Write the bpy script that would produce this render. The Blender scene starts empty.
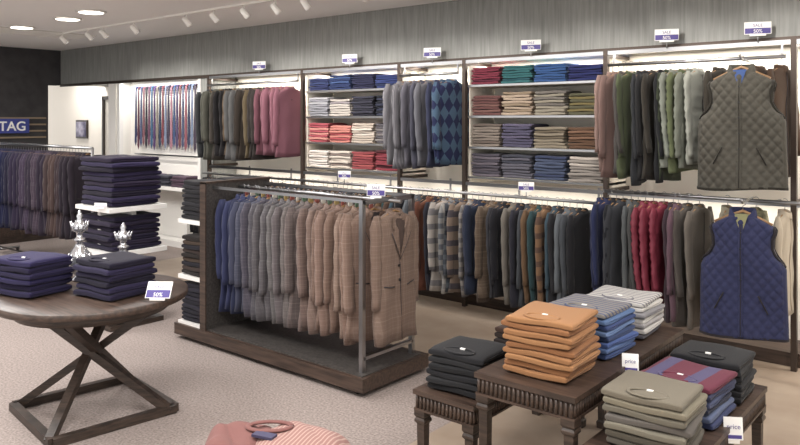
import bpy, math, random
from mathutils import Vector, Matrix
pi=math.pi
scene=bpy.context.scene
R=random.Random(7)

# ------------------------------------------------------------------ materials
def lin(h):
    h=h.lstrip('#'); o=[]
    for i in (0,2,4):
        c=int(h[i:i+2],16)/255
        o.append(c/12.92 if c<=.04045 else ((c+.055)/1.055)**2.4)
    return (o[0],o[1],o[2],1)
def soft(h,s=.84,k=.92):
    c=lin(h); g=.3*c[0]+.55*c[1]+.15*c[2]
    return tuple(max(0,(g+(x-g)*s)*k) for x in c[:3])+(1,)
MC={}
def base(name,h,rough=.6,metal=0,spec=.5,**k):
    key=('b',name)
    if key in MC: return MC[key]
    m=bpy.data.materials.new(name); m.use_nodes=True
    b=m.node_tree.nodes['Principled BSDF']
    b.inputs['Base Color'].default_value=lin(h); b.inputs['Roughness'].default_value=rough
    b.inputs['Metallic'].default_value=metal; b.inputs['Specular IOR Level'].default_value=spec
    for a,v in k.items(): b.inputs[a].default_value=v
    MC[key]=m; return m
def mth(nt,op,a,b=None):
    n=nt.nodes.new('ShaderNodeMath'); n.operation=op
    for i,x in enumerate((a,b)):
        if x is None: continue
        if isinstance(x,(int,float)): n.inputs[i].default_value=x
        else: nt.links.new(x,n.inputs[i])
    return n.outputs[0]
def mixc(nt,f,a,b):
    n=nt.nodes.new('ShaderNodeMix'); n.data_type='RGBA'
    if isinstance(f,(int,float)): n.inputs[0].default_value=f
    else: nt.links.new(f,n.inputs[0])
    for i,x in ((6,a),(7,b)):
        if isinstance(x,tuple): n.inputs[i].default_value=x
        else: nt.links.new(x,n.inputs[i])
    return n.outputs[2]
def fab(h,pat='plain',h2=None,f=20,rough=.9,gloss=False):
    key=(h,pat,h2,f,gloss)
    if key in MC: return MC[key]
    m=bpy.data.materials.new('fabric_%s_%s'%(pat,h.lstrip('#'))); m.use_nodes=True
    nt=m.node_tree; b=nt.nodes['Principled BSDF']
    b.inputs['Roughness'].default_value=.5 if gloss else rough
    b.inputs['Specular IOR Level'].default_value=.3 if gloss else .15
    if not gloss:
        b.inputs['Sheen Weight'].default_value=.08
    uv=nt.nodes.new('ShaderNodeUVMap').outputs[0]
    c1=soft(h); c2=soft(h2) if h2 else tuple(min(1,x*1.5+.01) for x in c1[:3])+(1,)
    sep=nt.nodes.new('ShaderNodeSeparateXYZ'); nt.links.new(uv,sep.inputs[0])
    u,v=sep.outputs[0],sep.outputs[1]
    col=c1
    if pat=='check':
        a=mth(nt,'LESS_THAN',mth(nt,'FRACT',mth(nt,'MULTIPLY',u,f)),.16)
        c=mth(nt,'LESS_THAN',mth(nt,'FRACT',mth(nt,'MULTIPLY',v,f)),.16)
        a2=mth(nt,'LESS_THAN',mth(nt,'FRACT',mth(nt,'MULTIPLY',u,f*.37)),.1)
        c3=mth(nt,'LESS_THAN',mth(nt,'FRACT',mth(nt,'MULTIPLY',v,f*.37)),.1)
        s=mth(nt,'MULTIPLY',mth(nt,'ADD',mth(nt,'ADD',a,c),mth(nt,'ADD',a2,c3)),.3)
        col=mixc(nt,s,c1,c2)
    elif pat=='plaid':
        a=mth(nt,'LESS_THAN',mth(nt,'FRACT',mth(nt,'MULTIPLY',u,f)),.5)
        c=mth(nt,'LESS_THAN',mth(nt,'FRACT',mth(nt,'MULTIPLY',v,f)),.5)
        s=mth(nt,'MULTIPLY',mth(nt,'ADD',a,c),.5)
        col=mixc(nt,s,c1,c2)
    elif pat=='hs':
        s=mth(nt,'LESS_THAN',mth(nt,'FRACT',mth(nt,'MULTIPLY',v,f)),.4)
        col=mixc(nt,s,c1,c2)
    elif pat=='vs':
        s=mth(nt,'LESS_THAN',mth(nt,'FRACT',mth(nt,'MULTIPLY',u,f)),.35)
        col=mixc(nt,s,c1,c2)
    elif pat=='argyle':
        a=mth(nt,'LESS_THAN',mth(nt,'FRACT',mth(nt,'MULTIPLY',mth(nt,'ADD',mth(nt,'MULTIPLY',u,1.6),v),f)),.5)
        c=mth(nt,'LESS_THAN',mth(nt,'FRACT',mth(nt,'MULTIPLY',mth(nt,'SUBTRACT',mth(nt,'MULTIPLY',u,1.6),v),f)),.5)
        s=mth(nt,'COMPARE',a,c)
        nt.nodes[-1].inputs[2].default_value=.1
        col=mixc(nt,s,c1,c2)
    no=nt.nodes.new('ShaderNodeTexNoise'); no.inputs['Scale'].default_value=260; no.inputs['Detail'].default_value=2
    nt.links.new(uv,no.inputs['Vector'])
    dark=tuple(x*.6 for x in (c1[:3]))+(1,)
    fct=mth(nt,'MULTIPLY',no.outputs[0],.5)
    col=mixc(nt,fct,col,dark)
    nt.links.new(col,b.inputs['Base Color'])
    bp=nt.nodes.new('ShaderNodeBump'); bp.inputs['Strength'].default_value=.25; bp.inputs['Distance'].default_value=.002
    nt.links.new(no.outputs[0],bp.inputs['Height']); nt.links.new(bp.outputs[0],b.inputs['Normal'])
    MC[key]=m; return m
def noisy(name,h1,h2,scale,rough=.7,metal=0,stretch=(1,1,1),detail=3,bump=0,lo=.35,hi=.65):
    m=bpy.data.materials.new(name); m.use_nodes=True; nt=m.node_tree; b=nt.nodes['Principled BSDF']
    tc=nt.nodes.new('ShaderNodeTexCoord'); mp=nt.nodes.new('ShaderNodeMapping'); mp.inputs['Scale'].default_value=stretch
    nt.links.new(tc.outputs['Object'],mp.inputs[0])
    n=nt.nodes.new('ShaderNodeTexNoise'); n.inputs['Scale'].default_value=scale; n.inputs['Detail'].default_value=detail
    nt.links.new(mp.outputs[0],n.inputs['Vector'])
    r=nt.nodes.new('ShaderNodeValToRGB'); r.color_ramp.elements[0].position=lo; r.color_ramp.elements[1].position=hi
    r.color_ramp.elements[0].color=lin(h1); r.color_ramp.elements[1].color=lin(h2)
    nt.links.new(n.outputs[0],r.inputs[0]); nt.links.new(r.outputs[0],b.inputs['Base Color'])
    b.inputs['Roughness'].default_value=rough; b.inputs['Metallic'].default_value=metal
    if bump:
        bp=nt.nodes.new('ShaderNodeBump'); bp.inputs['Strength'].default_value=bump; bp.inputs['Distance'].default_value=.01
        nt.links.new(n.outputs[0],bp.inputs['Height']); nt.links.new(bp.outputs[0],b.inputs['Normal'])
    return m
def emis(name,h,s):
    m=base(name,h); b=m.node_tree.nodes['Principled BSDF']
    b.inputs['Emission Color'].default_value=lin(h); b.inputs['Emission Strength'].default_value=s
    return m
CHROME=base('chrome','#a8a8aa',.28,1)
BRONZE=base('dark_bronze','#4a403a',.4,.6)
BLACK=base('black_plastic','#141416',.4)
WHITE=base('white_paint','#efece6',.5)
CREAM=base('cream_paint','#f1eadf',.7)
PURPLE=base('purple_print','#4a4084',.5)
PAPER=base('paper_white','#f4f3f0',.6)
WOODH=base('hanger_wood','#8a6a48',.5)
WOOD=noisy('dark_walnut','#30251f','#4e3e35',4,.42,0,(1,14,14),4,.05)
WOODD=noisy('espresso_wood','#28201b','#44372f',5,.42,0,(2,2,18),4,.05)
PANEL=noisy('dark_panel','#363230','#4e4a47',60,.5,0,(1,1,1),3)
STEELW=base('white_enamel','#e8e6e2',.35)
LINING=base('lining_dark','#2e282b',.6)

# ------------------------------------------------------------------ mesh builder
def sp(x,e): return math.copysign(abs(x)**e,x)
class MB:
    def __init__(s): s.V=[];s.F=[];s.U=[];s.M=[];s.S=[];s.mats=[]
    def mi(s,m):
        if m not in s.mats: s.mats.append(m)
        return s.mats.index(m)
    def grid(s,P,mat,close=False,UV=None,smooth=True,cap0=False,cap1=False):
        n0=len(s.V); nr=len(P); nc=len(P[0]); k=s.mi(mat)
        for r in P: s.V.extend([tuple(p) for p in r])
        for i in range(nr-1):
            for j in range(nc if close else nc-1):
                j2=(j+1)%nc
                s.F.append((n0+i*nc+j,n0+i*nc+j2,n0+(i+1)*nc+j2,n0+(i+1)*nc+j))
                if UV: s.U.append((UV[i][j],UV[i][j2],UV[i+1][j2],UV[i+1][j]))
                else: s.U.append(((0,0),)*4)
                s.M.append(k); s.S.append(smooth)
        for c,i in ((cap0,0),(cap1,nr-1)):
            if c:
                idx=[n0+i*nc+j for j in range(nc)]
                if i==0: idx=idx[::-1]
                s.F.append(tuple(idx))
                uu=[UV[i][j] if UV else (0,0) for j in range(nc)]
                if i==0: uu=uu[::-1]
                s.U.append(tuple(uu)); s.M.append(k); s.S.append(False)
    def poly(s,pts,mat,uv=None):
        n0=len(s.V); s.V.extend([tuple(p) for p in pts]); s.F.append(tuple(range(n0,n0+len(pts))))
        s.U.append(tuple(uv) if uv else ((0,0),)*len(pts)); s.M.append(s.mi(mat)); s.S.append(False)
    def box(s,x0,x1,y0,y1,z0,z1,mat,c=None,rz=0,b=.0):
        pts=[(x,y,z) for z in (z0,z1) for x,y in ((x0,y0),(x1,y0),(x1,y1),(x0,y1))]
        if rz:
            cx,cy=c if c else ((x0+x1)/2,(y0+y1)/2)
            cs,sn=math.cos(rz),math.sin(rz)
            pts=[(cx+(x-cx)*cs-(y-cy)*sn,cy+(x-cx)*sn+(y-cy)*cs,z) for x,y,z in pts]
        n0=len(s.V); s.V.extend(pts)
        for f in ((3,2,1,0),(4,5,6,7),(0,1,5,4),(1,2,6,5),(2,3,7,6),(3,0,4,7)):
            s.F.append(tuple(n0+i for i in f)); 
            uu=[]
            for i in f:
                p=pts[i]; uu.append((p[0]+p[1],p[2]+p[1]))
            s.U.append(tuple(uu)); s.M.append(s.mi(mat)); s.S.append(False)
    def tube(s,path,r,mat,n=8,caps=True,flat=1.0,uvm=False):
        path=[Vector(p) for p in path]; rows=[];uvs=[]
        rr=r if isinstance(r,(list,tuple)) else [r]*len(path)
        prev=None;L=0
        for i,p in enumerate(path):
            d=(path[min(i+1,len(path)-1)]-path[max(i-1,0)]).normalized()
            if i: L+=(p-path[i-1]).length
            if prev is None:
                up=Vector((0,0,1)) if abs(d.z)<.9 else Vector((1,0,0))
            else: up=prev
            a=(up-d*up.dot(d)).normalized(); prev=a; b=d.cross(a)
            rows.append([p+a*math.cos(2*pi*j/n)*rr[i]*flat+b*math.sin(2*pi*j/n)*rr[i] for j in range(n)])
            uvs.append([(L,rr[i]*math.sin(2*pi*j/n)) for j in range(n)])
        s.grid(rows,mat,True,uvs,cap0=caps,cap1=caps)
    def beam(s,a,b,w,h,mat,side=None):
        a=Vector(a);b=Vector(b);d=(b-a).normalized()
        sd=Vector(side) if side else Vector((-d.y,d.x,0))
        if sd.length<1e-4: sd=Vector((1,0,0))
        sd=(sd-d*sd.dot(d)).normalized(); up=d.cross(sd)
        rows=[[p+sd*w/2*i+up*h/2*j for i,j in ((-1,-1),(1,-1),(1,1),(-1,1))] for p in (a,b)]
        s.grid(rows,mat,True,smooth=False,cap0=True,cap1=True)
    def lathe(s,prof,c,mat,n=24,smooth=True):
        rows=[[(c[0]+r*math.cos(2*pi*j/n),c[1]+r*math.sin(2*pi*j/n),c[2]+z) for j in range(n)] for r,z in prof]
        s.grid(rows,mat,True,smooth=smooth,cap0=True,cap1=True)
    def obj(s,name,parent=None,fix=True):
        me=bpy.data.meshes.new(name); me.from_pydata(s.V,[],s.F)
        for m in s.mats: me.materials.append(m)
        me.polygons.foreach_set('material_index',s.M); me.polygons.foreach_set('use_smooth',s.S)
        ul=me.uv_layers.new(name='UVMap'); flat=[c for f in s.U for p in f for c in p]
        ul.data.foreach_set('uv',flat); me.update()
        o=bpy.data.objects.new(name,me); scene.collection.objects.link(o)
        if parent: o.parent=parent
        return o
def empty(name,loc=(0,0,0)):
    e=bpy.data.objects.new(name,None); scene.collection.objects.link(e); e.location=loc; e.empty_display_size=.1; return e
def interp(tab,z):
    for i in range(len(tab)-1):
        a,b=tab[i],tab[i+1]
        if b[0]<=z<=a[0]:
            t=(a[0]-z)/(a[0]-b[0]+1e-9)
            return [a[k]+(b[k]-a[k])*t for k in range(1,len(a))]
    return list(tab[-1][1:])

# ------------------------------------------------------------------ garments
def jacket(mb,X,Y,Z,yaw,mat,L=.78,kind='suit',ws=1.0,D=.034,sleeve=True,inner=None,drop=.07):
    cs,sn=math.cos(yaw),math.sin(yaw)
    tilt=R.uniform(-.02,.02)
    def W(u,v,z): return (X+u*cs-v*sn, Y+u*sn+v*cs, Z-drop+z+tilt*u)
    L=L+R.uniform(-.035,.02); ph=R.uniform(0,6)
    puff=kind=='puffer'
    tab=[(0,.05,.9),(-.012,.072,1.1),(-.03,.125,1.1),(-.055,.175,1.05),(-.085,.198,1.1),(-.16,.192,1.1),(-.36,.182,1.0),(-.6,.192,1.1),(-1.3,.205,1.2)]
    zs=[0,-.012,-.03,-.055,-.085,-.13]
    n=26 if puff else 10
    zs+=[-.13-(L-.13)*(i+1)/n for i in range(n)]
    N=24; rows=[];uvs=[]
    for z in zs:
        w,d=interp(tab,z); w*=ws; d*=D; t=-z/L
        if puff and z<-.06:
            k=abs(math.sin(pi*z/.075))**.5; d*=.85+.35*k; w*=.97+.04*k
        row=[];uv=[]
        for j in range(N):
            a=2*pi*j/N; u=w*sp(math.cos(a),.75); v=d*sp(math.sin(a),.75)
            v+=.012*t*math.sin(u*38+ph+z*4)+.004*math.sin(z*23+ph+u*12)
            u+=.009*math.sin(z*14+ph)*t
            row.append(W(u,v,z-.012*t*math.sin(u*8+ph))); uv.append((u+abs(v)*.8,z))
        rows.append(row);uvs.append(uv)
    mb.grid(rows,mat,True,uvs,cap1=True)
    if sleeve:
        for sg in (-1,1):
            rows=[];uvs=[]; sl=(.58 if L>.6 else .5)+R.uniform(-.03,.02); bend=R.uniform(-.005,.05); out=R.uniform(.012,.04)
            nn=22 if puff else 12
            for i in range(nn+1):
                t=i/nn; cu=sg*ws*(.172+out*t**.6); cz=-.045-sl*t; cv=bend*t*t
                k=1-.30*t
                if i==0: k*=.45
                if puff: k*=.85+.25*abs(math.sin(pi*i*.5))
                a_=.052*k; b_=min(.036,D*.86)*k; row=[];uv=[]
                for j in range(12):
                    a=2*pi*j/12; q=.004*math.sin(t*21+j*1.3+ph)
                    row.append(W(cu+(a_+q)*math.cos(a),cv+(b_+q*.7)*math.sin(a),cz+.03*(i==0)+.0)); uv.append((cu+a_*math.cos(a)+.3*sg,cz))
                rows.append(row);uvs.append(uv)
            mb.grid(rows,mat,True,uvs,cap0=True,cap1=True)
    cr=[];cu_=[]
    for zz,rr in ((-.02,.075),(.0,.066),(.018,.056),(.016,.048),(-.01,.045)):
        cr.append([W(rr*math.cos(a)*ws,max(.8,1)*min(rr*.75,D*1.25)*math.sin(a),zz-.02*max(0,math.sin(a))) for a in [2*pi*j/12 for j in range(12)]])
        cu_.append([(rr*math.cos(2*pi*j/12),zz) for j in range(12)])
    mb.grid(cr,mat,True,cu_)
    def fp(u,z,o=.004):
        w,d=interp(tab,z); w*=ws; d*=D; t=-z/L
        q=min(1,abs(u)/w); v=d*sp(math.sqrt(max(0,1-q**(2/.75))),.75)
        if puff: v*=1.1
        return W(u,v+o+.004*math.sin(z*23+ph+u*12)+.012*t*math.sin(u*38+ph+z*4),z)
    if kind=='suit':
        inn=inner or LINING
        mb.grid([[fp(-.05*(1-k),-.005-.29*k,.004),fp(0,-.01-.29*k,.006),fp(.05*(1-k),-.005-.29*k,.004)] for k in (0,.25,.5,.75,1)],inn)
        for sg in (-1,1):
            pts=[(.05,.0),(.028,-.11),(.0,-.30),(.05,-.21),(.092,-.125),(.066,-.11),(.085,-.085),(.075,-.035)]
            mb.poly([fp(sg*a,b,.010) for a,b in pts],mat,[(sg*a+.013,b+.02) for a,b in pts])
            mb.tube([fp(sg*a,b,.010) for a,b in ((.0,-.30),(.05,-.21),(.092,-.125))],.0025,LINING,4)
            mb.tube([fp(sg*.06,-.47,.006),fp(sg*.1,-.467,.006),fp(sg*.15,-.46,.006)],.004,LINING,4)
        mb.tube([fp(0,-.3,.004),fp(0,-.4,.004),fp(0,-.5,.004),fp(0,-.6,.004),fp(.0,-L+.02,.004)],.0025,LINING,4)
        for zz in (-.34,-.43): 
            c=Vector(fp(.012,zz,.006)); nrm=Vector((-sn,cs,0))
            mb.tube([c,c+nrm*.005],.009,BLACK,8)
    elif kind in('shirt','puffer','coat'):
        mb.tube([fp(0,-.03,.003)]+[fp(0,-.03-(L-.06)*i/6,.003) for i in range(1,7)],.003,LINING if kind!='shirt' else mat,4)
    elif kind=='knit':
        mb.poly([fp(-.05,0,.004),fp(0,-.15,.004),fp(.05,0,.004)],inner or LINING)
    mb.tube([W(-.15,0,-.05),W(-.06,0,-.012),W(0,0,.008),W(.06,0,-.012),W(.15,0,-.05)],.008,WOODH,6)
    hk=[W(0,0,.0),W(0,0,drop-.03)]
    for i in range(7):
        a=-pi/2+pi*1.25*i/6
        hk.append(W(0,.018*math.cos(a)*1.0,drop+.004-.0+.018*math.sin(a)+.0))
    mb.tube(hk,.0025,CHROME,5)

def rail_of(name,x0,x1,Y,Z,items,step=.06,**k):
    mb=MB(); n=max(1,int(abs(x1-x0)/step)); 
    for i in range(n):
        t=i/max(1,n-1); it=items[min(len(items)-1,int(t*len(items)))] if len(items)<n else items[i%len(items)]
        m,kd,l=it
        jacket(mb,x0+(x1-x0)*t+R.uniform(-.012,.012),Y+R.uniform(-.018,.018),Z,-pi/2+R.uniform(-.26,.14),m,l,kd,D=min(.034,step*.52),**k)
    return mb.obj(name)

def folded(mb,cx,cy,z,w,d,h,rz,mat):
    xs=[-1,-.985,-.93,-.6,-.2,.2,.6,.93,.985,1]; sc=[.35,.72,.97,1,1,1,1,.97,.72,.35]
    cs,sn=math.cos(rz),math.sin(rz); ph=R.uniform(0,6); rows=[];uvs=[]
    N=20
    for x,s_ in zip(xs,sc):
        row=[];uv=[]
        for j in range(N):
            a=2*pi*j/N+pi/N
            ey=d/2*sp(math.cos(a),.3)*(.985+.015*s_); ez=h/2*sp(math.sin(a),.55)*s_
            if abs(math.sin(a))<.35: ey*=.972
            px=x*w/2+.004*math.sin(ey*25+ph)
            ez+=.003*math.sin(px*22+ph+ey*14)
            row.append((cx+px*cs-ey*sn,cy+px*sn+ey*cs,z+h/2+ez)); uv.append((px+ph,ey+ez))
        rows.append(row);uvs.append(uv)
    mb.grid(rows,mat,True,uvs,cap0=True,cap1=True)
def stack(mb,cx,cy,z,w,d,n,h,mats,rz=0,jit=.008,collar=True):
    for i in range(n):
        m=mats[i%len(mats)] if len(mats)>=n else mats[min(len(mats)-1,int(i/n*len(mats)))]
        folded(mb,cx+R.uniform(-jit,jit),cy+R.uniform(-jit,jit),z+i*h,w*R.uniform(.95,1.02),d*R.uniform(.96,1.02),h*1.12,rz+R.uniform(-.045,.045),m)
    if collar:
        zt=z+n*h+.004; cs,sn=math.cos(rz),math.sin(rz); m=mats[-1]
        pts=[]
        for i in range(17):
            a=2*pi*i/16; x=.075*math.cos(a); y=.045-d*.5+.04*math.sin(a)+.015
            pts.append((cx+x*cs-y*sn,cy+x*sn+y*cs,zt))
        mb.tube(pts,.009,m,6,flat=.35)
        y=-d*.5+.09
        mb.box(cx-.012,cx+.012,cy+y-.004,cy+y+.008,zt-.002,zt+.0035,PAPER,c=(cx,cy),rz=rz)
    return z+n*h

# ------------------------------------------------------------------ room shell
CZ=2.82
carpet=noisy('carpet_speckle','#7b6f6a','#a89c96',75,.95,0,(1,1,1),5,.3,.3,.7)
tile=noisy('tan_floor_tile','#988675','#aa9a8a',3,.55,0,(1,1,1),4,0,.3,.7)
mb=MB()
mb.box(-14,3.5,-3,6.4,-.05,0,carpet); mb.obj('floor')
mb=MB()
mb.box(-2.42,3.4,-3,5.6,0,.004,tile); mb.box(-7.9,-2.42,4.15,5.6,0,.004,tile)
mb.obj('floor_tile_inlay')
mb=MB(); ceilm=base('ceiling_paint','#f6f4f1',.85)
mb.box(-14,3.5,-3,6.4,CZ,CZ+.05,ceilm); mb.obj('ceiling')
gw=noisy('grey_wallcovering','#7b7c79','#979894',9,.5,.15,(6,6,.35),5,.06,.25,.75)
mb=MB(); mb.box(-11.8,3.5,5.6,6.4,2.26,CZ,gw); mb.obj('wall_back_bulkhead')
mb=MB(); mb.box(-7.95,3.5,5.96,6.4,0,2.26,CREAM); mb.obj('wall_back')
mb=MB(); mb.box(-10.1,-7.95,5.85,6.4,0,2.26,WHITE); mb.obj('wall_tie_niche')
mb=MB(); mb.box(-10.3,-10.1,5.6,6.4,0,2.26,WHITE)
mb.box(-7.99,-7.73,5.6,5.96,0,2.26,gw); mb.obj('wall_pilasters')
dk=noisy('charcoal_wall','#2e2c2e','#3b393a',6,.6,0,(1,1,1),3)
mb=MB(); mb.box(-12.0,-11.8,-3,5.4,0,CZ,dk); mb.box(-12.0,-11.8,5.4,5.6,2.26,CZ,dk); mb.obj('wall_left')
mb=MB(); mb.box(-14,-10.3,6.35,6.5,0,CZ,CREAM); mb.obj('wall_fitting_corridor')
mb=MB(); mb.box(-11.8,3.5,5.585,5.6,2.235,2.275,BRONZE); mb.obj('trim_bulkhead')
mb=MB(); mb.box(-7.73,3.5,5.6,5.955,0,.1,WOOD); mb.obj('baseboard_back')
mb=MB(); mb.box(-10.1,-7.99,5.62,5.845,0,.08,STEELW); mb.obj('baseboard_niche')
mb=MB(); mb.box(-10.95,-10.87,6.26,6.34,0,2.1,WOODD); mb.box(-11.75,-10.95,6.27,6.33,2.04,2.1,WOODD);mb.box(-11.75,-11.7,6.27,6.34,0,2.1,WOODD)
mb.box(-11.7,-10.95,6.3,6.335,0,2.04,base('door_cream','#e6dfd4',.5)); mb.tube([(-11.02,6.27,1.0),(-11.02,6.27,1.15)],.012,CHROME); mb.obj('door_1')
mb=MB(); mb.box(-12.75,-12.35,6.32,6.345,1.38,1.7,WOODD); mb.box(-12.72,-12.38,6.31,6.32,1.41,1.67,noisy('art_print','#55506a','#b9b4c4',6)); mb.obj('framed_picture')

# ------------------------------------------------------------------ left wall: sign, slats, counter
mb=MB()
for i,z in enumerate((1.42,1.52,1.62,1.72)):
    mb.box(-11.8,-11.76,3.2,5.35,z,z+.025,base('slat_oak','#8d7c66',.5))
mb.obj('wall_slats')
e=empty('store_sign',(-11.75,4.6,1.6))
SB=base('sign_blue','#36408c',.5)
mb=MB(); mb.box(-.0,.035,-.9,.47,-.1,.12,SB); mb.obj('sign_board',e)
t=bpy.data.curves.new('sign_letters','FONT'); t.body='TAG'; t.size=.2; t.align_x='RIGHT'; t.extrude=.004; t.offset=.003; t.materials.append(PAPER)
o=bpy.data.objects.new('sign_letters',t); scene.collection.objects.link(o); o.parent=e
o.rotation_euler=(pi/2,0,pi/2); o.location=(.04,.42,-.06)
mb=MB()
mb.box(-11.2,-10.6,2.8,5.0,.0,1.02,WOODD); mb.box(-11.25,-10.55,2.75,5.05,1.02,1.07,base('counter_stone','#3a3636',.25))
for i in range(8): mb.box(-10.6,-10.585,2.85+i*.27,3.05+i*.27,.1,.95,WOOD)
mb.obj('cash_counter')

# ------------------------------------------------------------------ wall racking
XS=[-7.7,-5.99,-4.6,-3.83,-2.47,-1.13,.2,1.5]
UY=5.47; LY=5.4
mb=MB()
for x in XS:
    mb.box(x-.018,x+.018,5.5,5.54,0,2.25,BRONZE)
    mb.box(x-.012,x+.012,5.54,5.95,2.2,2.23,BRONZE); mb.box(x-.012,x+.012,5.54,5.95,1.12,1.15,BRONZE)
mb.box(XS[0],XS[-1],5.505,5.535,2.215,2.245,CHROME)
mb.box(XS[0],XS[-1],5.505,5.535,1.11,1.14,CHROME)
for x0,x1 in ((-7.66,-6.03),(-4.56,-3.87),(-2.43,-1.17)):
    mb.tube([(x0,UY,2.13),(x1,UY,2.13)],.013,CHROME,10)
    for x in (x0+.03,x1-.03): 
        mb.beam((x,UY,2.13),(x,5.52,2.13),.012,.02,CHROME); mb.beam((x,5.51,2.12),(x,5.51,2.23),.014,.014,CHROME)
for x0,x1,z in ((-7.66,-2.5,1.05),(-2.43,.0,1.15)):
    mb.tube([(x0,LY,z),(x1,LY,z)],.013,CHROME,10)
    n=int((x1-x0)/.8)+1
    for i in range(n+1):
        x=x0+.03+(x1-x0-.06)*i/n
        mb.beam((x,LY,z),(x,5.52,z),.012,.02,CHROME); mb.beam((x,5.515,z-.01),(x,5.515,1.16),.014,.014,CHROME)
mb.obj('garment_rack_frame')
SH=[1.19,1.46,1.74,2.02]
def shelf_unit(x0,x1):
    mb=MB(); s=base('shelf_cream','#e6dfd2',.5)
    for z in SH:
        mb.box(x0,x1,5.545,5.955,z-.020,z,s); mb.box(x0,x1,5.54,5.545,z-.018,z+.0,CHROME)
    for x in (x0,x1-.014): mb.box(x,x+.014,5.56,5.955,1.12,2.2,s)
    mb.obj('wall_shelf_unit')
shelf_unit(-5.97,-4.62); shelf_unit(-3.81,-2.49)
def wallstacks(name,x0,x1,rows,ncol):
    mb=MB(); 
    for z,cols in zip(SH,rows):
        for c in range(ncol):
            w=(x1-x0)/ncol; m=[fab(h) for h in cols[c]]
            n=8; h=.0255 if z<2 else .022
            if z>2: n=7
            mm=[m[i%len(m)] if R.random()<.7 else m[0] for i in range(n)]
            stack(mb,x0+w*(c+.5),5.71,z+.001,w*.92,.32,n if R.random()<.6 else n-1,h,mm,0,.007,False)
    mb.obj(name)
wallstacks('folded_sweaters_on_shelf',-3.79,-2.51,[
 [('#665e68','#4c4752'),('#5b5964','#3e404c'),('#46506a','#363f5c'),('#8f8780','#b8aea4')],
 [('#80746a','#645850'),('#4d4960','#5a546c'),('#857a68','#675c4c'),('#604634','#785844')],
 [('#64403e','#74504a'),('#a4907c','#887660'),('#8c8474','#6c6660'),('#56543f','#74683f')],
 [('#74283a','#582032'),('#2c6468','#24505a'),('#2f5488','#2a4a7a'),('#2c3468','#262a58')]],4)
wallstacks('folded_shirts_on_shelf',-5.95,-4.64,[
 [('#d8d0c8','#c4b8ac'),('#c8bcb0','#80706a'),('#8c3a40','#a04a4a'),('#8a3440','#54282e')],
 [('#a44450','#c88478'),('#c0766a','#a4444a'),('#b4a698','#ccc0b4'),('#545056','#7c7676')],
 [('#8a8a92','#acacb2'),('#b4aca4','#8c8488'),('#2c2c38','#363644'),('#32364a','#22242e')],
 [('#2e3660','#384672'),('#2a3862','#3d5484'),('#2a2c48','#20223c'),('#2f3c70','#2a3456')]],4)

def F(h,pat='plain',h2=None,f=20,g=False): return fab(h,pat,h2,f,gloss=g)
up1=[(F('#45474a'),'coat',.84),(F('#5c5c52'),'coat',.82),(F('#504a44'),'coat',.84),(F('#2c2a2c'),'suit',.8),(F('#665440'),'suit',.8),(F('#646464'),'coat',.82),(F('#3c342e'),'suit',.8),(F('#6a5c44'),'coat',.8),(F('#3a3432'),'coat',.78),(F('#784a56'),'knit',.76),(F('#865462'),'knit',.74)]
rail_of('hanging_coats',-7.6,-6.15,UY,2.13,up1+[up1[-1]],step=.072)
up2=[(F('#76747a'),'shirt',.8),(F('#6a686e','vs','#848288',60),'shirt',.82),(F('#5c5a64'),'knit',.8),(F('#4a4a58'),'knit',.8),(F('#6a6a72'),'shirt',.8),(F('#383c54'),'knit',.78),(F('#262c50','argyle','#405c74',3.4),'knit',.78),(F('#262c50','argyle','#48647c',3.4),'knit',.78)]
rail_of('hanging_knitwear',-4.52,-3.93,UY,2.13,up2,step=.068)
up3=[(F('#8a7068'),'shirt',.78),(F('#785e58'),'shirt',.78),(F('#4a4644'),'coat',.8),(F('#4e563c'),'shirt',.8),(F('#303236'),'coat',.82),(F('#2a2a2c'),'suit',.82),(F('#3c3832'),'coat',.82),(F('#242528'),'coat',.82),(F('#3d4434'),'coat',.8),(F('#80857a'),'puffer',.7),(F('#5e6646'),'puffer',.72),(F('#74786c'),'puffer',.72),(F('#96988e'),'puffer',.7)]
rail_of('hanging_coats',-2.4,-1.74,UY,2.13,up3,step=.048)
rail_of('hanging_coats',-1.60,-1.2,UY+.01,2.13,[(F('#3a352e'),'coat',.74),(F('#4a4438'),'puffer',.74),(F('#4d3a2c'),'coat',.74)],step=.1)
low1=[F('#242429'),F('#302d30'),F('#26272e'),F('#363230'),F('#2a262c'),F('#3d3636'),F('#232532'),F('#463a30'),F('#2e2c36'),F('#333a48'),F('#3e3e42'),F('#26282e')]
rail_of('hanging_trousers_and_jackets',-7.6,-4.74,LY,1.05,[(m,'coat',.76) for m in low1*4],step=.07)
pal=[F('#6e543c'),F('#2e484c'),F('#806044','hs','#54403a',9),F('#3c505c'),F('#2c2c30'),F('#646a70'),F('#484c52'),F('#26262a'),F('#6c4030'),F('#2e2e38'),F('#4a4648'),F('#aca49c','hs','#6c6a70',8),F('#5c6068','plaid','#b0aca6',11),F('#2e303e','plaid','#707880',12),F('#847264','hs','#3e3e4c',8),F('#a8a098','plaid','#56565c',12),F('#3a3e50'),F('#2c3448'),F('#584a40'),F('#68584a','check','#8a7a68',20),F('#3a3a40'),F('#26262c'),F('#767068'),F('#30303a'),F('#464a50')]
rail_of('hanging_sweaters',-4.6,-2.6,LY,1.05,[(m,'knit',.8) for m in pal*2],step=.06)
lowr=[(F('#2a3154'),'coat',.84),(F('#2c3150'),'coat',.84),(F('#222328'),'coat',.84),(F('#3c3e44'),'coat',.86),(F('#565a5c'),'coat',.84),(F('#484848'),'coat',.84),(F('#802c3e',g=True),'puffer',.78),(F('#842c40',g=True),'puffer',.78),(F('#842c40',g=True),'puffer',.76),(F('#3c2e36'),'coat',.82),(F('#664c58'),'coat',.82),(F('#5a534e'),'coat',.84),(F('#6c645c'),'coat',.86)]
rail_of('hanging_winter_jackets',-2.45,-1.72,LY-.02,1.15,lowr,step=.054)
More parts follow.
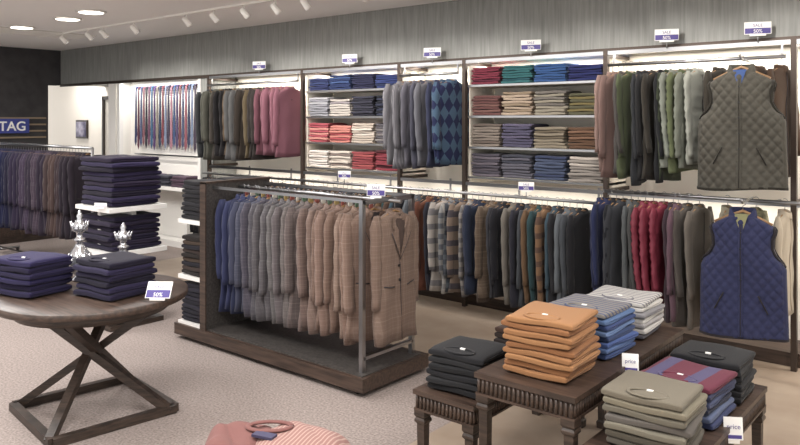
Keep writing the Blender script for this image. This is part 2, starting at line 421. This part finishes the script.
rail_of('hanging_shirts',-1.54,-1.18,LY+.06,1.15,[(F('#9a927c'),'shirt',.7),(F('#8c8a6c'),'shirt',.7),(F('#b8aa94'),'shirt',.7)],step=.1)

# quilted vests facing out
def vest(name,X,Y,Z,yaw,mat,trim,inner,L=.72,ws=1.0):
    mb=MB(); cs,sn=math.cos(yaw),math.sin(yaw)
    def W(u,v,z): return (X+u*cs-v*sn,Y+u*sn+v*cs,Z-.075+z)
    tab=[(0,.065,.05),(-.015,.10,.055),(-.045,.155,.058),(-.07,.188,.06),(-.09,.192,.062),(-.14,.176,.07),(-.2,.174,.075),(-.25,.195,.078),(-.29,.236,.08),(-.33,.252,.08),(-.55,.258,.075),(-.8,.264,.075)]
    NR=120;N=170;rows=[];uvs=[]
    for i in range(NR+1):
        z=-L*(i/NR)**1.1; w,d=interp(tab,z); w*=ws; row=[];uv=[]
        for j in range(N):
            a=2*pi*j/N; u=w*sp(math.cos(a),.8); v=d*sp(math.sin(a),.8)
            p=abs(math.sin((u*1.2+z)*pi/.075)*math.sin((u*1.2-z)*pi/.075))**.36
            fade=1 if abs(u)<w*.93 else .4
            v+=math.copysign(.016*p*fade,v)+.009*math.sin(z*11+u*13)
            row.append(W(u,v,z+.012*math.sin(u*9)*(i/NR))); uv.append((u,z))
        rows.append(row);uvs.append(uv)
    mb.grid(rows,mat,True,uvs,cap1=True)
    def fp(u,z,o):
        w,d=interp(tab,z); w*=ws; q=min(1,abs(u)/w); v=-d*sp(math.sqrt(max(0,1-q**2.5)),.8)
        return W(u,v-o+.009*math.sin(z*11+u*13),z)
    zz=[-.05-(L-.06)*i/14 for i in range(15)]
    mb.grid([[fp(-.012,z,.013),fp(-.010,z,.018),fp(.010,z,.018),fp(.012,z,.013)] for z in zz],mat,smooth=False)
    mb.tube([fp(0,z,.019) for z in zz],.0028,trim,5)
    for sg in (-1,1):
        for vv in (-.03,.03):
            mb.tube([W(sg*(ws*interp(tab,z)[0]*1.0),vv*(1 if -.28<z<-.08 else .3),z) for z in (-.065,-.085,-.11,-.14,-.17,-.2,-.23,-.26,-.285,-.31)],.009,trim,8)
        mb.grid([[W(sg*(ws*interp(tab,z)[0]+.004),y,z) for y in (-.032,.032)] for z in (-.085,-.14,-.2,-.25,-.29)],LINING)
        mb.tube([fp(sg*a,b,.018) for a,b in ((.10,-.49),(.125,-.54),(.155,-.60))],.005,trim,5)
    mb.grid([[W(interp(tab,-L)[0]*ws*1.01*sp(math.cos(a),.8),.09*sp(math.sin(a),.8),z+.012*math.sin(interp(tab,-L)[0]*ws*sp(math.cos(a),.8)*9)) for a in [2*pi*j/40 for j in range(40)]] for z in (-L+.01,-L-.006)],trim,True)
    for zc in (-.1,-.2,-.3,-.4,-.5): 
        c=Vector(fp(.0,zc,.02)); mb.tube([c,c+Vector((sn,-cs,0))*.004],.006,BLACK,10)
    rows=[]
    for z,r in ((-.03,.098),(.0,.086),(.045,.078),(.05,.072),(.045,.066),(-.02,.064)):
        rows.append([W(r*math.cos(a),.062*r/.09*math.sin(a),z-.06*max(0,-math.sin(a))**2) for a in [2*pi*j/28 for j in range(28)]])
    mb.grid(rows,mat,True)
    mb.lathe([(.001,-.0),(.052,0),(.05,.02),(.001,.022)],W(0,.0,-.01),inner,20)
    mb.poly([W(-.04,-.066,.01),W(.04,-.066,.01),W(0,-.084,-.12)],inner)
    mb.tube([W(-.17,0,-.05),W(-.07,0,-.0),W(0,0,.03),W(.07,0,.0),W(.17,0,-.05)],.01,WOODH,6)
    hk=[W(0,0,.03),W(0,0,.06)]+[W(.02*math.cos(a),0,.085+.02*math.sin(a)) for a in [-pi/2+pi*1.3*i/7 for i in range(8)]]
    mb.tube(hk,.003,CHROME,5)
    mb.tube([W(0,-.05,.105),W(0,-.03,.083),W(0,.39,.083)],.008,CHROME,8)
    mb.obj(name)
vest('quilted_vest',-1.35,5.09,2.09,.10,F('#514e46'),F('#2e2b25'),F('#3e568a'),.76,1.03)
vest('quilted_vest',-1.33,5.05,1.16,.10,F('#34385a'),F('#302c30'),F('#8c8a60'),.77,1.0)

# ------------------------------------------------------------------ tie display
mb=MB(); mb.box(-9.85,-8.15,5.78,5.84,2.14,2.17,CHROME)
mb.box(-10.05,-9.99,5.6,5.66,0.0,2.25,STEELW); mb.box(-8.06,-8.0,5.6,5.66,0,2.25,STEELW)
mb.box(-9.85,-8.15,5.76,5.78,1.2,1.22,CHROME)
tc=['#39406c','#6c3a4c','#5a648a','#94606c','#3c3c48','#7a4c66','#40688c','#5a3c70','#8c8478','#34405c','#80424c','#7a84a0','#443c50','#a47080','#3c5078','#54446a','#704048','#4a5270','#8c505c','#363c58','#707e98','#443848','#7888a4','#7c5058']
for i in range(24):
    x=-9.8+i*1.6/23; w=.026; m=F(tc[i]); l=R.uniform(.84,.92)
    for s_,o_,ll in ((1,0,l),(.7,.012,l-.1)):
        P=[(x-w*.5*s_,5.755+o_,2.17),(x-w*.45*s_,5.75+o_,2.1),(x-w*1.2*s_,5.75+o_,2.17-ll+.07),(x,5.75+o_,2.17-ll),(x+w*1.2*s_,5.75+o_,2.17-ll+.07),(x+w*.45*s_,5.75+o_,2.1),(x+w*.5*s_,5.755+o_,2.17)]
        mb.poly(P,m,[(p[0],p[2]+p[0]) for p in P])
    mb.tube([(x,5.755,2.165),(x,5.79,2.18)],.014,m,6)
mb.obj('tie_display_rack')
mb=MB()
for x,col in ((-9.5,'#39405c'),(-9.1,'#6c5a70'),(-8.7,'#3c3c48'),(-8.35,'#554050')):
    stack(mb,x,5.62,.82,.3,.26,4,.035,[F(col)],0,.01,False)
mb.box(-9.8,-8.1,5.45,5.83,.78,.82,STEELW); mb.box(-9.75,-9.7,5.5,5.61,0,.78,STEELW); mb.box(-8.2,-8.15,5.5,5.61,0,.78,STEELW)
mb.obj('accessory_shelf')

# ------------------------------------------------------------------ gondola with suits
e=empty('gondola_display',(0,0,0))
mb=MB()
mb.box(-5.03,-3.03,3.28,3.94,.035,.12,WOOD); mb.box(-5.0,-3.06,3.31,3.91,.12,.126,PANEL)
for x in (-4.95,-3.12):
    for y in (3.36,3.86): mb.tube([(x,y,0),(x,y,.035)],.03,BLACK,12)
mb.obj('plinth',e)
mb=MB()
mb.box(-4.70,-4.65,3.3,3.92,.12,1.22,PANEL); mb.box(-5.0,-4.7,3.59,3.63,.12,1.1,PANEL)
mb.box(-4.71,-4.64,3.29,3.3,.12,1.23,WOOD); mb.box(-4.71,-4.64,3.29,3.93,1.22,1.235,WOOD)
for z in (.14,.5,.93): mb.box(-5.01,-4.71,3.3,3.92,z-.03,z,STEELW)
mb.obj('end_panel_and_shelves',e)
mb=MB()
for y in (3.37,3.86):
    mb.box(-3.13,-3.10,y-.015,y+.015,.12,1.2,CHROME)
    mb.box(-4.65,-3.10,y-.008,y+.008,1.18,1.2,CHROME)
mb.box(-3.13,-3.10,3.37,3.86,1.17,1.2,CHROME); mb.box(-3.13,-3.10,3.37,3.86,.2,.22,CHROME)
mb.tube([(-4.65,3.615,1.18),(-3.0,3.615,1.18)],.013,CHROME,10)
mb.obj('chrome_frame',e)
mb=MB()
cols=[('#353a5c','plain',None),('#3a3f62','plain',None),('#333854','plain',None),('#474a60','plain',None),('#505264','check','#6a6d80'),('#524e5a','check','#6e6a76'),('#5e5b62','check','#7a777c'),('#5c585c','check','#797477'),('#625e62','check','#827e80'),('#6c6868','check','#888484'),('#686062','check','#847c7e'),('#6e6664','check','#8c8482'),('#6c605e','check','#8e807c'),('#7c6a64','check','#9c8880'),('#735f58','check','#947e74'),('#846e64','check','#a28a7e'),('#7c6458','check','#9c8274'),('#886e62','check','#a68c7e'),('#7e6558','check','#9e8476'),('#8a7264','check','#aa9282'),('#82685a','check','#a2887a'),('#886e60','check','#a68e7e')]
for i in range(22):
    h,p,h2=cols[i]; t=i/21
    x=-4.58+1.36*t
    jacket(mb,x,3.6+R.uniform(-.015,.015),1.18,-pi/2+R.uniform(-.28,.1),fab(h,p,h2,40),.84+R.uniform(-.02,.02),'suit',1.08,.032)
jacket(mb,-3.06,3.62,1.18,-pi/2-.02,fab('#7d6659','check','#9c8676',40),.86,'suit',.98,.045,inner=F('#54443e'))
for i in range(21):   # size rings on the rail
    x=-4.58+1.36*(i+.5)/21
    mb.box(x-.004,x+.004,3.59,3.63,1.115,1.145,base('tag_%d'%(i%4),['#8c5048','#c8c2b8','#5a705c','#a08c5c'][i%4],.5))
mb.obj('suit_jackets',e)
mb=MB()
for z,n,cs_ in ((.14,9,['#24222c','#2c2a36']),(.5,9,['#2a2422','#3c302c','#24222a','#483a30']),(.93,9,['#222125','#2b2a2f'])):
    for y in (3.45,3.78):
        stack(mb,-4.86,y,z,.26,.27,n,.033,[F(c) for c in cs_]*5,0,.008,False)
mb.obj('folded_knitwear',e)

# ------------------------------------------------------------------ stack tower
e=empty('sweater_tower_display')
mb=MB(); cx,cy=-5.8,3.27
for z in (.16,.63,.99): mb.box(cx-.28,cx+.28,cy-.26,cy+.26,z-.035,z,STEELW)
mb.box(cx-.02,cx+.02,cy-.2,cy+.2,.0,.99,STEELW); mb.box(cx-.2,cx+.2,cy-.02,cy+.02,.0,.99,STEELW); mb.box(cx-.26,cx+.26,cy-.24,cy+.24,0,.04,WOODD)
mb.obj('shelf_frame',e)
mb=MB()
ng=[F('#241c38'),F('#2a2242'),F('#201a2c'),F('#2e2648'),F('#261c34')]
stack(mb,cx,cy,.99,.5,.46,10,.04,ng*2,.03,.016,False); 
stack(mb,cx,cy,.16,.5,.46,5,.04,ng,0,.012,False)
stack(mb,cx,cy,.63,.5,.46,7,.04,[F('#221c34'),F('#2e263c')]*4,.0,.016,False)
mb.obj('folded_sweaters',e)

# ------------------------------------------------------------------ suit rack at left
e=empty('suit_rack')
mb=MB(); y=3.9
for x in (-9.95,-7.5):
    mb.tube([(x,y,.05),(x,y,1.4)],.016,CHROME); mb.tube([(x,y-.28,.05),(x,y+.28,.05)],.016,CHROME)
    for yy in (y-.26,y+.26): mb.tube([(x,yy-.01,.025),(x,yy+.01,.025)],.025,BLACK,12)
mb.tube([(-9.95,y,1.4),(-7.5,y,1.4)],.014,CHROME); mb.tube([(-9.95,y,.1),(-7.5,y,.1)],.012,CHROME)
mb.obj('rack_frame',e)
mb=MB()
sc=[F('#1d1e3c'),F('#222444'),F('#1c1d34'),F('#252848'),F('#20213c'),F('#2a283c'),F('#342c42'),F('#30283a'),F('#42364a','check','#544a5c',30),F('#362e3c'),F('#463a48','check','#5c505a',30),F('#322a38'),F('#463838'),F('#503f3c'),F('#3e3236'),F('#2c252e')]
n=34
for i in range(n):
    t=i/(n-1); jacket(mb,-9.85+2.25*t,y,1.4,-pi/2+R.uniform(-.16,.12),sc[min(15,int(t*16))],.9,'suit',1.05,.036)
o=mb.obj('hanging_suits',e)

# ------------------------------------------------------------------ round table
tx,ty,tz=-4.12,2.15,.70
mb=MB()
mb.lathe([(.50,-.045),(.525,-.04),(.53,-.03),(.53,-.008),(.522,0),(.001,0.0005)],(tx,ty,tz),WOOD,64)
mb.lathe([(.40,-.10),(.42,-.10),(.42,-.045),(.40,-.045)],(tx,ty,tz),WOODD,48)
a0=math.radians(38)
for k in range(4):
    a=a0+k*pi/2; tp=Vector((tx+.40*math.cos(a),ty+.40*math.sin(a),tz-.06)); bt=Vector((tx-.46*math.cos(a),ty-.46*math.sin(a),.02))
    off=Vector((-math.sin(a),math.cos(a),0))*.028
    mb.beam(tp+off,bt+off,.045,.045,WOODD,side=(-math.sin(a),math.cos(a),0))
for k in range(4):
    a=a0+k*pi/2; b=a+pi/2
    mb.beam((tx+.48*math.cos(a),ty+.48*math.sin(a),.025),(tx+.48*math.cos(b),ty+.48*math.sin(b),.025),.045,.045,WOODD)
mb.obj('round_table')
mb=MB(); stack(mb,-4.37,1.91,.704,.33,.3,6,.034,[F('#262042'),F('#201a38'),F('#2c264e')]*2,.25)
mb.obj('sweater_stack')
mb=MB(); stack(mb,-3.97,2.20,.704,.33,.32,6,.034,[F('#221c36'),F('#2c2644'),F('#1e1a2c')]*2,.1)
mb.obj('sweater_stack')
SILV=base('silver_glass','#c8c8cc',.14,.8)
for i,(x,y,h) in enumerate(((-4.47,2.24,.44),(-4.27,2.42,.36))):
    mb=MB(); k=h/.44
    mb.lathe([(.045,0),(.05,.01),(.028,.03),(.05,.06),(.068,.11),(.06,.17),(.032,.21),(.02,.24),(.034,.25),(.034,.26),(.02,.27),(.018,.3),(.04,.31),(.046,.33),(.03,.36),(.014,.385),(.02,.40),(.012,.42),(.002,.44)][:], (x,y,.7),SILV,24)
    mb.V=[(vx,vy,.7+(vz-.7)*k) for vx,vy,vz in mb.V]
    for j in range(10):
        a=2*pi*j/10
        mb.tube([(x+.052*math.cos(a),y+.052*math.sin(a),.7+.06*k),(x+.069*math.cos(a),y+.069*math.sin(a),.7+.11*k),(x+.062*math.cos(a),y+.062*math.sin(a),.7+.17*k)],.006,SILV,5)
        mb.tube([(x+.04*math.cos(a),y+.04*math.sin(a),.7+.31*k),(x+.055*math.cos(a),y+.055*math.sin(a),.7+.37*k)],[.006,.003],SILV,5)
    mb.obj('silver_decanter')

# ------------------------------------------------------------------ nesting tables
def ntable(name,x0,x1,y0,y1,z):
    mb=MB()
    mb.box(x0,x1,y0,y1,z-.022,z,WOOD); mb.box(x0+.012,x1-.012,y0+.012,y1-.012,z-.085,z-.022,WOODD)
    mb.box(x0+.004,x1-.004,y0+.004,y1-.004,z-.095,z-.085,WOOD)
    n=int((x1-x0)/.022)
    for i in range(n):
        x=x0+.02+(x1-x0-.04)*i/(n-1)
        for y in (y0+.011,y1-.011): mb.tube([(x,y,z-.082),(x,y,z-.026)],.0075,WOOD,6)
    n=int((y1-y0)/.022)
    for i in range(n):
        y=y0+.02+(y1-y0-.04)*i/(n-1)
        for x in (x0+.011,x1-.011): mb.tube([(x,y,z-.082),(x,y,z-.026)],.0075,WOOD,6)
    for x in (x0+.035,x1-.035):
        for y in (y0+.035,y1-.035):
            def sq(prof):
                rows=[[(x+a*w,y+b*w,zz) for a,b in ((-1,-1),(1,-1),(1,1),(-1,1))] for w,zz in prof]
                mb.grid(rows,WOODD,True,smooth=False,cap0=True,cap1=True)
            sq([(.022,0.004),(.024,.04),(.017,.05),(.021,z-.16),(.029,z-.15),(.029,z-.14),(.024,z-.13),(.03,z-.12),(.03,z-.095)])
    mb.obj(name)
ntable('display_table',-1.77,-1.30,2.62,3.86,.62)
ntable('nesting_table',-2.14,-1.80,2.66,3.8,.45)
ntable('nesting_table',-1.27,-.88,2.62,3.75,.45)
def st(name,*a,**k):
    mb=MB(); stack(mb,*a,**k); mb.obj(name)
tan=[F('#9e6c3e'),F('#926036'),F('#a67444')]
st('sweater_stack',-1.53,2.86,.624,.31,.31,9,.027,tan*3,.06)
bl=[F('#3c5080'),F('#5874a8'),F('#465e98'),F('#34466e'),F('#6a86b4'),F('#3a4c7c'),F('#54709c'),F('#847e78','hs','#3c4c74',30)]
st('sweater_stack',-1.53,3.25,.624,.31,.31,8,.026,bl,-.05)
wh=[F('#5c5a62'),F('#c8c4c0'),F('#a8a4a4'),F('#d4d0ca'),F('#8c8a8e'),F('#ccc8c2'),F('#c0bcb6','hs','#6a6a78',30)]
st('sweater_stack',-1.53,3.64,.624,.31,.31,7,.026,wh,.04)
bk=[F('#222224'),F('#2b2b2d'),F('#252528')]
st('sweater_stack',-1.96,2.86,.454,.29,.3,6,.03,bk*2,.08)
st('sweater_stack',-1.96,3.45,.454,.29,.3,5,.03,[F('#302622'),F('#402e26'),F('#28201e')]*2,-.05)
gb=[F('#645e54'),F('#5a5448'),F('#7c7666'),F('#66605a'),F('#726c5e'),F('#847c68'),F('#787060')]
st('sweater_stack',-1.07,2.84,.454,.31,.31,7,.029,gb,.08)
wb=[F('#3c4468'),F('#5c6888'),F('#34384c'),F('#4c5474'),F('#3c405c'),F('#6c2c40','vs','#50547c',6)]
st('sweater_stack',-1.07,3.2,.454,.31,.31,6,.028,wb,-.06)
st('sweater_stack',-1.07,3.54,.454,.31,.29,6,.029,bk*2,.05)

# ------------------------------------------------------------------ foreground jumper on low table
e=empty('low_table_with_jumpers')
mb=MB(); mb.lathe([(.24,-.04),(.26,-.03),(.26,-.005),(.25,0)],(-2.16,1.80,.42),WOOD,40); 
for a in (0.4,2.5,4.6): mb.tube([(-2.16+.18*math.cos(a),1.80+.18*math.sin(a),.39),(-2.16+.22*math.cos(a),1.80+.22*math.sin(a),0)],[.02,.014],WOODD)
mb.obj('table',e)
mb=MB(); pk=F('#9c7068','vs','#bc9c90',60); pr=F('#82544f')
def drape(cx,cy,rx,ry,rot,top,edge,mat,ridge,rf,ph):
    rows=[];uvs=[]; N=72
    for i in range(27):
        k=max(.01,i/26); row=[];uv=[]
        for j in range(N):
            a=2*pi*j/N; q=1+.07*math.sin(3*a+ph)+.05*math.sin(5*a+2*ph)+.02*math.sin(11*a)
            x=rx*q*k*sp(math.cos(a),.8); y=ry*q*k*sp(math.sin(a),.8)
            z=edge+(top-edge)*(1-k**5)+ridge*(1-k**4)*(abs(math.sin(x*rf+ph+2.5*y*4))**.7)+.004*math.sin(y*30+x*15)
            row.append((cx+x*math.cos(rot)-y*math.sin(rot),cy+x*math.sin(rot)+y*math.cos(rot),z)); uv.append((x,y))
        rows.append(row);uvs.append(uv)
    mb.grid(rows,mat,True,uvs,cap0=True,cap1=True)
RD=math.radians(39.8)
drape(-2.31,1.80,.17,.18,RD,.472,.40,pr,.020,26,1.0)
drape(-2.11,1.92,.22,.19,RD-.35,.485,.395,pk,.012,10,2.2)
pts=[(-2.235+.085*math.cos(a)*.77-.045*math.sin(a)*.64,1.885+.085*math.cos(a)*.64+.045*math.sin(a)*.77,.499) for a in [2*pi*i/20 for i in range(21)]]
mb.tube(pts,.012,pr,8,flat=.5)
mb.box(-2.235,-2.145,1.80,1.84,.492,.502,base('label_navy','#3c3a54',.5),rz=.3)
mb.obj('folded_jumpers',e)

# ------------------------------------------------------------------ price signs
def sign(x,y,z,yaw,w=.17,h=.085,stem=.06,tilt=0,big=True):
    e=empty('price_sign',(x,y,z)); e.rotation_euler=(0,0,yaw)
    mb=MB(); ty_=math.tan(tilt)
    def q(x0,x1,z0,z1,d,m):
        P=[]
        for dd in (d,d-.0015):
            P.append([(x0,z0*ty_+dd,z0),(x1,z0*ty_+dd,z0),(x1,z1*ty_+dd,z1),(x0,z1*ty_+dd,z1)])
        mb.grid(P,m,True,smooth=False,cap0=True,cap1=True)
    q(-w/2,w/2,0,h,0,PAPER)
    if big: q(-w/2+.004,w/2-.004,.004,h*.5,-.002,PURPLE)
    else: q(-w/2+.006,w/2-.006,.006,h*.22,-.002,PURPLE)
    mb.box(-w*.3,w*.3,-.007,.004,-.012,.004,WHITE)
    if stem: mb.tube([(0,0,-stem),(0,0,0)],.004,CHROME,6)
    mb.obj('card',e)
    L=(('SALE',h*.34,h*.6,PURPLE),('50%',h*.4,h*.12,PAPER)) if big else (('price',h*.3,h*.5,PURPLE),)
    for body,s,zz,m in L:
        t=bpy.data.curves.new('lettering','FONT'); t.body=body; t.size=s; t.align_x='CENTER'; t.materials.append(m)
        o=bpy.data.objects.new('lettering',t); scene.collection.objects.link(o); o.parent=e
        o.rotation_euler=(pi/2-tilt,0,0); o.location=(0,zz*ty_-.0055,zz)
for x in (-1.98,-1.35,-3.13,-4.18,-5.25,-6.7): sign(x,5.49,2.295,.35,stem=.06)
sign(-3.1,5.36,1.115,.4,.13,.07,stem=.06); sign(-5.2,5.36,1.115,.5,.13,.07,stem=.06)
sign(-3.115,3.5,1.215,.5,.12,.075,.02)
sign(-3.63,2.26,.715,.65,.14,.08,.012,.6)
sign(-1.28,3.11,.60,.45,.07,.075,.0,.2,False)
sign(-.868,3.16,.40,.6,.075,.09,.0,.1,False)
sign(-5.62,2.99,1.0,.5,.11,.035,.0,0,False)

# ------------------------------------------------------------------ ceiling fixtures and lights
def light(kind,name,loc,power,col=(1,.95,.9),rot=None,**k):
    l=bpy.data.lights.new(name,kind); l.energy=power; l.color=col
    for a,v in k.items(): setattr(l,a,v)
    o=bpy.data.objects.new(name,l); scene.collection.objects.link(o); o.location=loc
    if rot: o.rotation_euler=rot
    return o
GL=emis('lamp_glow','#fff6e8',6)
for x,y in ((-7.26,3.76),(-7.95,3.85),(-9.1,3.85),(-5.4,3.78),(-7.3,1.6)):
    mb=MB(); mb.lathe([(.13,0),(.15,-.004),(.15,-.014),(.125,-.018)],(x,y,CZ),WHITE,32); mb.lathe([(.001,-.019),(.12,-.0185),(.12,-.02),(.001,-.021)],(x,y,CZ),GL,32)
    mb.obj('recessed_ceiling_light')
e=empty('track_lighting'); TY=4.45
mb=MB(); mb.box(-10.0,1.5,TY-.015,TY+.015,CZ-.02,CZ,WHITE); mb.obj('track',e)
for i,x in enumerate((-9.3,-8.65,-8.3,-7.62,-6.6,-6.13,-5.65,-5.2,-4.8,-4.1,-3.5,-2.8,-2.1,-1.4,-.6)):
    p=Vector((x,TY,CZ-.09)); d=(Vector((x+.15,5.62,1.55))-p).normalized()
    mb=MB(); mb.tube([(x,TY,CZ-.02),(x,TY,CZ-.08)],.01,WHITE,8)
    mb.tube([p-d*.05,p-d*.042,p+d*.035,p+d*.055],[.015,.027,.032,.036],WHITE,16); mb.tube([p+d*.053,p+d*.057],.029,GL,12)
    mb.obj('spot_head',e)
    light('SPOT','spot_lamp',p+d*.08,46,(1,.95,.89),d.to_track_quat('-Z','Y').to_euler(),spot_size=math.radians(80),spot_blend=.8,shadow_soft_size=.05)
mb=MB(); mb.box(-9.9,-9.3,2.2,4.9,CZ-.008,CZ,base('vent_grey','#cdc8c0',.5))
for i in range(12): mb.box(-9.88+i*.05,-9.865+i*.05,2.22,4.88,CZ-.014,CZ-.008,WHITE)
mb.obj('ceiling_vent')
for x,y,pw in ((-2.2,1.2,80),(-4.8,1.2,75),(-3.2,-1,50),(-7.6,2.0,85),(-10,2.4,60),(-.2,2.8,55),(-5.2,3.4,35)):  # added fill lights just below the ceiling, no panel fixtures there
    light('AREA','ceiling_fill_light',(x,y,CZ-.03),pw,(1,.98,.96),None,shape='RECTANGLE',size=1.1,size_y=1.1)
for i in range(len(XS)-1):
    x0,x1=XS[i],XS[i+1]
    light('AREA','niche_strip_light',((x0+x1)/2,5.8,2.235),8*(x1-x0),(1,.94,.85),None,shape='RECTANGLE',size=(x1-x0)*.92,size_y=.04)
    light('AREA','niche_strip_light',((x0+x1)/2,5.75,1.105),3.5*(x1-x0),(1,.94,.85),None,shape='RECTANGLE',size=(x1-x0)*.9,size_y=.03)
light('AREA','niche_strip_light',(-9.05,5.7,2.24),14,(1,.98,.95),None,shape='RECTANGLE',size=1.9,size_y=.05)
light('AREA','corridor_light',(-11.8,5.95,2.5),35,(1,.97,.93),None,shape='RECTANGLE',size=1.5,size_y=.3)
w=bpy.data.worlds.new('world'); scene.world=w; w.use_nodes=True
w.node_tree.nodes['Background'].inputs[0].default_value=(1,.98,.96,1); w.node_tree.nodes['Background'].inputs[1].default_value=1.3

# ------------------------------------------------------------------ camera
cam=bpy.data.cameras.new('camera'); co=bpy.data.objects.new('camera',cam); scene.collection.objects.link(co)
cam.sensor_width=36; cam.lens=33.03; cam.shift_y=-.128; cam.clip_start=.05
co.location=(0,0,1.7); co.rotation_euler=(pi/2,0,math.radians(39.8))
scene.camera=co
scene.view_settings.view_transform='Standard'
scene.view_settings.exposure=.06
